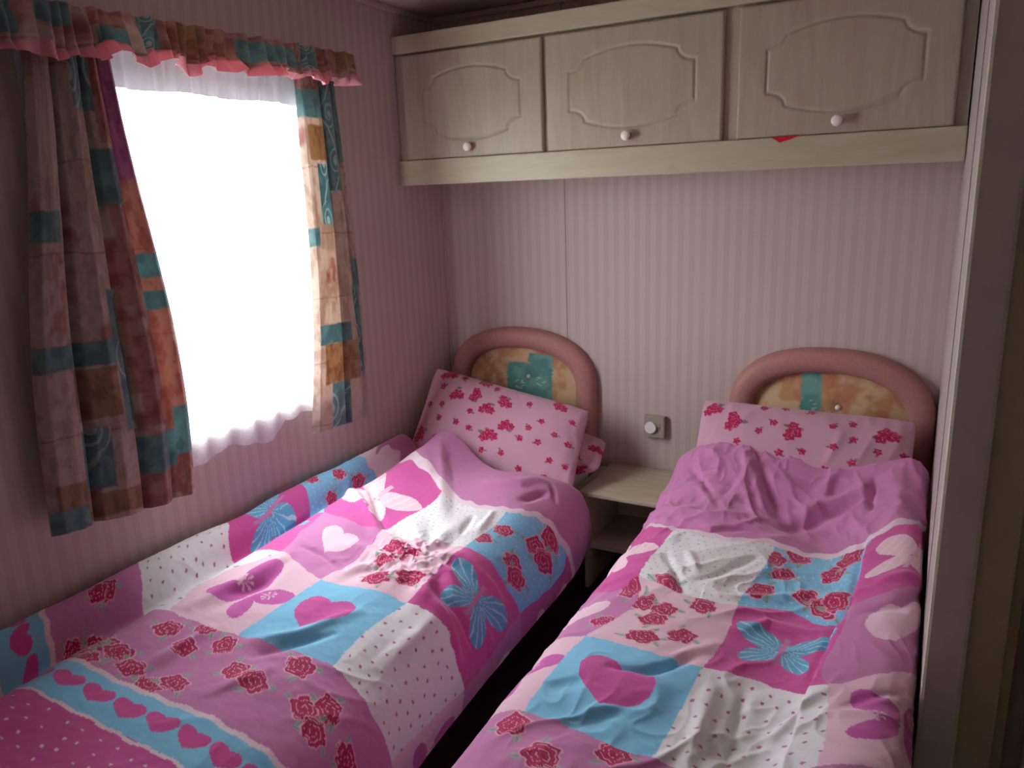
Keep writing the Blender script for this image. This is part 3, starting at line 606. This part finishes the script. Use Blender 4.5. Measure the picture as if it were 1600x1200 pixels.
def make_duvet(ys, st, y0, y1, head, ctl, folds, roses, seed, label, extra=None, amp=1.0):
    Nn, Mm = 640, 430
    P0, xi, eta = duvet_base(ys, st, Mm, 400, y0, y1)
    hx = np.array([p[0] for p in head]); hy = np.array([p[1] for p in head])
    yh = np.interp(xi, hx, hy); yh = np.convolve(np.pad(yh, 12, mode='edge'), np.ones(25) / 25, 'valid')
    v = np.linspace(0, 1, Nn)
    Yg = yh[None] + v[:, None] * (y1 - yh)[None]
    fidx = np.clip((Yg - y0) / (y1 - y0) * 399, 0, 398.999); k = fidx.astype(int); fr = (fidx - k)[..., None]
    cols = np.arange(Mm)[None].repeat(Nn, 0)
    P = P0[k, cols] * (1 - fr) + P0[k + 1, cols] * fr
    S = np.broadcast_to(xi[None], Yg.shape)
    nrm = np.cross(np.gradient(P, axis=1), np.gradient(P, axis=0)); nrm /= np.linalg.norm(nrm, axis=2, keepdims=True) + 1e-12
    mid = nrm[Nn // 2, Mm // 2, 2]
    if mid < 0: nrm = -nrm
    h = wrinkles(S, Yg, seed, amp) + fold_field(S, Yg, folds)
    if extra is not None: h = h + extra(S, Yg)
    rim = sstep(0, .05, np.minimum(S, xi[-1] - S)); h = h * (.45 + .55 * rim)
    e = (yh[None] - Yg)                                              # distance from the head edge
    P = P + nrm * h[..., None]
    roll = np.clip(1 - e / .022, 0, 1)
    P[..., 2] -= .030 * roll**2.2; P[..., 1] -= .004 * roll
    f_ = np.clip(1 - (Yg - y1) / .03, 0, 1); P[..., 2] -= .05 * f_**2
    P[..., 0] = np.clip(P[..., 0], .006, W - .006)
    ab = tps(ctl, np.c_[S.ravel(), Yg.ravel()])
    colr = duvet_print(ab[:, 0].reshape(S.shape), ab[:, 1].reshape(S.shape), roses)
    return tag(grid_mesh('duvet', P, M_CLOTH, None, colr, flip=mid > 0), label, 'duvet')
gx, gy = GATHER[0]
def left_extra(S, Y):
    # cloth bunched in the rose patch, and the sharp drop right of the fold below the pillow
    dx, dy = S - gx + .02, Y - gy - .02; r = np.hypot(dx, dy); th = np.arctan2(dy, dx)
    h = .009 * np.exp(-(r / .085)**2) * (1 - 2 * np.abs(vnoise(S * 34, Y * 34, 91))) + .006 * np.exp(-(r / .1)**2) * (1 - 2 * np.abs(vnoise(S * 62 + 3, Y * 58, 92)))
    h += .007 * np.exp(-((r - .13) / .07)**2) * np.cos(9 * th + 2.5 * vnoise(S * 9, Y * 9, 93))
    px = np.interp(-Y, [.42, .50, .71, .83, .99], [.33, .375, .511, .579, .665])
    d = S - px; tap = sstep(.44, .60, -Y) * (1 - sstep(.84, 1.0, -Y))
    h += tap * np.where(d > 0, -.030 * np.exp(-d / .15) * sstep(0, .06, d), 0)
    return h
def right_extra(S, Y):
    px = np.interp(-Y, [.70, .90, 1.02, 1.11, 1.32, 1.9], [.881, .879, .879, .857, .852, .85])
    d = S - px; tap = sstep(.66, .8, -Y)
    h = tap * np.where(d > 0, .014 * np.exp(-d / .10) * sstep(-.004, .012, d), 0)
    hd = 1 - sstep(.58, .78, -Y); wx = .03 * fbm(S * 8, Y * 8, 61, 2)
    h += hd * (.011 * ((1 - np.sqrt(.008 + vnoise((S + wx) * 15 + Y * 6, (Y - wx) * 7, 62)**2))**2 - .4) + .005 * ((1 - np.sqrt(.01 + vnoise((S - wx) * 26, (Y + wx) * 24, 63)**2))**2 - .4))
    dx, dy = S - .70, Y + .55; r = np.hypot(dx, dy)
    h += .010 * np.exp(-(r / .2)**2) * (1 - 2 * np.abs(vnoise(S * 11 + Y * 5, Y * 8, 95)))
    return h
make_duvet(LEFT_Y, LEFT_S, -.20, -2.25, LEFT_HEAD, LEFT_CTL, LEFT_FOLDS, LEFT_ROSES, 11, 'patchwork duvet rumpled on the bed under the window, with a blue band of hearts', left_extra, .42)
make_duvet(RIGHT_Y, RIGHT_S, -.20, -1.90, RIGHT_HEAD, RIGHT_CTL, RIGHT_FOLDS, RIGHT_ROSES, 23, 'patchwork duvet on the bed beside the white partition, pulled up over its pillow', right_extra, 1.15)

# ------------------------------------------------------------------ pillows
def pillow_print(X, Y, seed, spots):
    col = np.ones(X.shape + (3,)) * lin(208, 160, 182)
    for n, (cx, cy, r) in enumerate(spots):
        for q in range(3 if r > .014 else 1):
            ox, oy = (0, 0) if q == 0 else (r * .95 * math.cos(n * 2.1 + q * 2.2), r * .95 * math.sin(n * 2.1 + q * 2.2))
            rr = r if q == 0 else r * .72
            dx, dy = X - cx - ox, Y - cy - oy; d = np.hypot(dx, dy); th = np.arctan2(dy, dx)
            R = rr * (1 + .16 * np.cos(5 * th + n)); x = d / R
            a0 = n * 1.3; e1 = (dx - 1.35 * rr * math.cos(a0)) / (.5 * rr); e2 = (dy - 1.35 * rr * math.sin(a0)) / (.28 * rr)
            if q == 0: col[e1**2 + e2**2 < 1] = lin(128, 120, 130)
            col[x < 1] = lin(180, 30, 86)
            sp = np.abs(np.mod(x * 2.2 - (th + n) / (2 * np.pi), 1) - .5)
            m = (x < .9) & (x > .2) & (sp < .07); col[m] = col[m] * .35 + lin(236, 160, 190) * .65
    return col
def make_pillow(TL, TR, BR, BL, thick, label, seed, rnd=.07):
    """a stuffed rectangular case between four corners, its two faces swelling apart from a pinched seam"""
    n, m = 150, 230; TL, TR, BR, BL = map(np.array, (TL, TR, BR, BL))
    wd = np.linalg.norm(TR - TL); hg = np.linalg.norm(BL - TL)
    s = np.linspace(0, 1, m)[None]; t = np.linspace(0, 1, n)[:, None]
    B0 = (TL[None, None] * ((1 - s) * (1 - t))[..., None] + TR * (s * (1 - t))[..., None] + BR * (s * t)[..., None] + BL * ((1 - s) * t)[..., None])
    nn = np.cross(TR - TL, BL - TL); nn = nn / np.linalg.norm(nn); nn = nn if nn[1] < 0 else -nn
    # seams bow inward between the corners, and the corners are a little rounded
    bow = .010; cs, ct = (2 * s - 1), (2 * t - 1)
    ex, ey = (TR - TL) / wd, (BL - TL) / hg
    B0 = B0 - ex * ((cs - cs * np.sqrt(1 - rnd * ct**6)) * wd / 2)[..., None] - ey * ((ct - ct * np.sqrt(1 - rnd * cs**6)) * hg / 2)[..., None]
    B0 = B0 - ex * (cs * (1 - ct**2) * bow)[..., None] - ey * (ct * (1 - cs**2) * bow * .6)[..., None]
    prof = (np.clip(1 - np.abs(cs)**3.2, 0, 1)**.62) * (np.clip(1 - np.abs(ct)**2.6, 0, 1)**.55)
    X, Y = s * wd + 0 * t, t * hg + 0 * s
    edge = np.minimum(np.minimum(X, wd - X), np.minimum(Y, hg - Y))
    wr = .007 * fbm(X * 7, Y * 7, seed, 2) + .006 * ((1 - np.sqrt(vnoise(X * 13 + Y * 4, Y * 6, seed + 1)**2 + .03))**2 - .4) * sstep(0, .06, edge)
    wr += .003 * np.sin(X * 130 + 4 * vnoise(X * 9, Y * 9, seed)) * np.exp(-edge / .03)
    F = B0 + nn * (thick * .62 * prof + wr * sstep(0, .03, edge))[..., None]; Bk = B0 - nn * (thick * .38 * prof)[..., None]
    full = np.concatenate([F, Bk[:, ::-1][:, 1:-1]], 1)
    rs = random.Random(seed); spots = []
    for k in range(260):
        r = rs.choice((.012, .0125, .013, .022, .025)); c = (rs.uniform(.02, wd - .02), rs.uniform(.01, hg + .02), r)
        if all(math.hypot(c[0] - o[0], c[1] - o[1]) > .036 + r + o[2] * .8 for o in spots): spots.append(c)
    cf = pillow_print(X, Y, seed, spots); full_c = np.concatenate([cf, cf[:, ::-1][:, 1:-1]], 1)
    return tag(grid_mesh('pillow', full, M_CLOTH, None, full_c, wrap=True), label, 'pillow')
make_pillow((.035, -.175, .762), (.715, -.150, .640), (.752, -.410, .405), (.045, -.43, .46), .11, 'rose-print pillow propped slanting against the headboard beside the window wall', 31)
make_pillow((.030, -.070, .455), (.770, -.085, .525), (.800, -.300, .440), (.030, -.335, .425), .095, 'rose-print pillow lying flat under the slanting pillow beside the window wall', 35, .30)
make_pillow((1.135, -.150, .728), (1.800, -.150, .722), (1.805, -.42, .480), (1.150, -.42, .470), .095, 'rose-print pillow on top, beside the white partition, half covered by duvet', 33)
make_pillow((1.20, -.080, .455), (1.825, -.080, .455), (1.825, -.34, .455), (1.20, -.34, .455), .10, 'rose-print pillow lying flat underneath, beside the white partition', 37, .3)

# ------------------------------------------------------------------ curtains
def make_curtain(left, right, ztop, zbot, folds, label, seed, width, patches, rosy, xw=.046, dep=1.0):
    """hanging sheet of folds; folds = (s, depth) knots: fronts stand out, valleys pinch back to the wall"""
    n, m = 420, 420; s = np.linspace(0, 1, m)[None]; t = np.linspace(0, 1, n)[:, None]
    lk = np.array(left); rk = np.array(right)
    yl = spline(lk[:, 0], lk[:, 1:], t[:, 0]); yr = spline(rk[:, 0], rk[:, 1:], t[:, 0])
    fk = np.array(folds)                                             # s, x offset, y shift
    prof = np.array([np.interp(s[0], fk[:, 0], fk[:, c]) for c in (1, 2)])
    ker = np.hanning(11); ker /= ker.sum()
    prof = np.array([np.convolve(np.pad(p, 5, mode='edge'), ker, 'valid') for p in prof])
    wob = .004 * fbm(s * 10 + 0 * t, t * 5 + 0 * s, seed, 3) + .010 * vnoise(s * 3.3 + 0 * t, t * 2.2 + 0 * s, seed + 5) * t
    x = xw + dep * prof[0][None] * (1.0 + .45 * t) + wob
    y = yl + (yr - yl) * s + prof[1][None] * (.6 + .6 * t) + .006 * np.sin(t * 5 + s * 4 + seed) * t
    zb = zbot[0] + (zbot[1] - zbot[0]) * s + .20 * prof[0][None]
    z = ztop + (zb - ztop) * t
    P = np.stack([np.maximum(x, .026), y + 0 * z, z + 0 * y], -1)
    col = fabric(s * width + 0 * t, t * 1.17 + 0 * s, [(a * width, b * 1.17, c * width, d * 1.17, k) for a, b, c, d, k in patches], seed, rosy(s + 0 * t, t + 0 * s))
    back = P.copy(); back[..., 0] -= .0016
    full = np.concatenate([P, back[:, ::-1]], 1); fc = np.concatenate([col, col[:, ::-1]], 1)
    return tag(grid_mesh('curtain', full, M_CURT, None, fc, wrap=True), label, 'curtain')
LP = [(0, 0, .22, .05, 'teal'), (.40, .02, .66, .17, 'scroll'), (.60, .24, .80, .35, 'teal'), (0, .36, .20, .42, 'teal'), (.78, .45, 1, .50, 'teal'), (.80, .53, 1, .57, 'teal'),
      (0, .62, .56, .67, 'teal'), (.46, .52, .62, .82, 'scroll'), (.20, .675, .45, .78, 'tan'), (.20, .80, .38, .93, 'scroll'), (.60, .84, .86, .925, 'teal'), (.86, .79, .96, .90, 'teal'),
      (.0, .95, .20, 1, 'teal'), (.04, .90, .2, .95, 'tan'), (.2, .94, .6, .99, 'tan'), (.64, .68, .84, .82, 'rust'), (.66, .05, .80, .23, 'rust'), (.82, 0, 1, .30, 'mauve'), (0, .12, .2, .3, 'cream')]
make_curtain([(0, -1.650), (.3, -1.695), (.6, -1.755), (1, -1.800)], [(0, -1.475), (.3, -1.450), (.6, -1.412), (.85, -1.402), (1, -1.415)], 1.862, (.712, .686),
             [(0, .006, 0), (.05, .026, 0), (.16, .034, 0), (.22, .026, .006), (.245, -.014, .012), (.27, -.012, -.006), (.31, .030, -.004), (.42, .050, 0), (.50, .040, .012), (.545, -.016, .022), (.60, -.016, -.008), (.63, .036, -.010), (.69, .056, 0), (.75, .038, .012), (.775, -.010, .014), (.80, -.008, -.004), (.84, .032, -.004), (.92, .048, 0), (.97, .040, 0), (1, .014, -.004)],
             'wide folded tapestry-print curtain, its top edge mauve, hanging nearer the foot of the bed', 2, .80, LP, lambda s, t: np.where(s > .56, .45, -.30))
RP = [(0, 0, .42, .07, 'rust'), (0, .07, .44, .14, 'teal'), (.52, 0, .74, .33, 'scroll'), (.20, .26, .46, .42, 'scroll'), (0, .43, .14, .48, 'teal'), (.06, .70, .62, .755, 'teal'), (.72, .60, .96, .86, 'scroll'),
      (.14, .755, .70, .87, 'tan'), (.24, .87, .56, 1, 'scroll'), (.56, .87, 1, 1, 'cream'), (.10, .16, .46, .25, 'tan'), (.86, 0, 1, .25, 'teal'), (.88, .52, 1, .6, 'teal')]
make_curtain([(0, -.826), (.4, -.838), (.75, -.862), (1, -.905)], [(0, -.648), (.3, -.625), (.6, -.606), (1, -.605)], 1.862, (.692, .676),
             [(0, .004, 0), (.06, .024, 0), (.24, .034, 0), (.42, .030, .008), (.46, -.006, .012), (.52, -.006, -.006), (.55, .026, -.008), (.66, .038, 0), (.75, .024, .006), (.78, -.006, .008), (.82, -.008, 0), (.88, .006, 0), (1, .000, 0)],
             'narrow folded tapestry-print curtain hanging near the corner with the back wall', 6, .50, RP, lambda s, t: np.full(s.shape, -.35), .034, .72)
# valance with a pink frilled hem
va = tag(empty('curtain_valance', (.06, -1.2, 1.80)), 'gathered tapestry-print valance with pink frilled hem over the window', 'valance')
n, m = 60, 900; Y0, Y1 = -1.80, -.618
s = np.linspace(0, 1, m)[None]; t = np.linspace(0, 1, n)[:, None]; yy = Y0 + (Y1 - Y0) * s
zt = 1.878 + .016 * s + .003 * np.sin(yy * 90); zb = 1.792 + .026 * s - .012 * np.exp(-((yy + 1.70) / .13)**2) + .010 * np.sin(yy * 37 + 1) * (1 - s)**.5 + .004 * np.sin(yy * 71)
g = .6 * (1.6 * np.abs(np.sin(yy * 92 + 2.2 * vnoise(yy * 11, yy * 0, 3) + .5 * t)) - 1) + .5 * vnoise(yy * 46, t * 1.5 + 0 * yy, 4)
x = .116 + .016 * t + (.008 + .013 * t) * g + .014 * t * vnoise(yy * 9, yy * 0, 12)
endc = sstep(0, .02, Y1 - yy); x = .012 + (x - .012) * endc**.5
P = np.stack([x, yy + .006 * t * np.sin(yy * 60), zt + (zb - zt) * t], -1)
VP = [(-1.66, 0, -1.575, .055, 'teal'), (-1.545, 0, -1.455, .05, 'rust'), (-1.53, .05, -1.45, .12, 'teal'), (-1.42, 0, -1.36, .13, 'scroll'), (-1.35, 0, -1.19, .13, 'rust'), (-1.30, .0, -1.23, .06, 'tan'),
      (-1.13, .02, -.90, .09, 'teal'), (-.89, 0, -.82, .13, 'scroll'), (-.82, 0, -.70, .13, 'rust'), (-.74, .0, -.6, .07, 'tan'), (-1.80, 0, -1.70, .09, 'teal')]
col = fabric(yy + 0 * t, t * .11 + 0 * yy, VP, 6, .35)
bk = P.copy(); bk[..., 0] -= .0016
grid_mesh('gathered_band', np.concatenate([P, bk[::-1]], 0), M_CURT, va, np.concatenate([col, col[::-1]], 0))
n2 = 26; t2 = np.linspace(0, 1, n2)[:, None]
fw_ = np.sin(yy * 44 + 2.6 * vnoise(yy * 6, yy * 0, 21)) * .55 + vnoise(yy * 24, yy * 0, 22) * .6
x2 = P[-1:, :, 0] - .002 + t2 * (.008 + .034 * fw_) * endc; z2 = P[-1:, :, 2] + .010 - t2 * (.030 + .010 * np.sin(yy * 44 + 2.6 * vnoise(yy * 6, yy * 0, 21) + 1.2))
P2 = np.stack([np.maximum(x2, .012), P[-1:, :, 1] + .010 * t2 * np.cos(yy * 44), z2], -1)
c2 = np.ones(P2.shape) * lin(232, 166, 176); b2 = P2.copy(); b2[..., 0] -= .0015
grid_mesh('frill', np.concatenate([P2, b2[::-1]], 0), M_FRILL, va, np.concatenate([c2, c2[::-1]], 0))
bm = bmesh.new(); add_box(bm, (0, Y0 + .03, 1.864), (.098, Y1 - .02, 1.870)); from_bm('track_board', bm, M_FRAME, va)
# net curtain
n, m = 120, 420; s = np.linspace(0, 1, m)[None]; t = np.linspace(0, 1, n)[:, None]; yy = -1.655 + (-.70 + 1.655) * s
hem = np.interp(yy, [-1.66, -1.50, -1.39, -1.33, -1.28, -1.20, -1.10, -1.02, -1.0, -.90, -.70], [.74, .735, .730, .722, .745, .748, .715, .735, .765, .765, .785]) + .005 * np.sin(yy * 60)
x = .014 + .0045 * np.sin(yy * 70 + 1.5 * vnoise(yy * 8, t * 2 + 0 * yy, 5)) + .0008 * vnoise(yy * 60, t * 3 + 0 * yy, 6)
P = np.stack([x + 0 * t, yy + 0 * t, 1.845 + (hem - 1.845) * t], -1)
nc = empty('net_curtain', (.014, -1.24, .74)); grid_mesh('voile', P, M_NET, nc)
H = np.stack([x[:1] + .006 + .004 * np.sin(yy * 160) + 0 * t, yy + 0 * t, 1.846 - (.112 + .003 * np.sin(yy * 22)) * t], -1)
grid_mesh('gathered_heading', H, M_HEADING, nc, np.ones(H.shape) * lin(226, 228, 238))
tag(nc, 'sheer white net curtain with wavy hem across the bright window', 'net curtain')
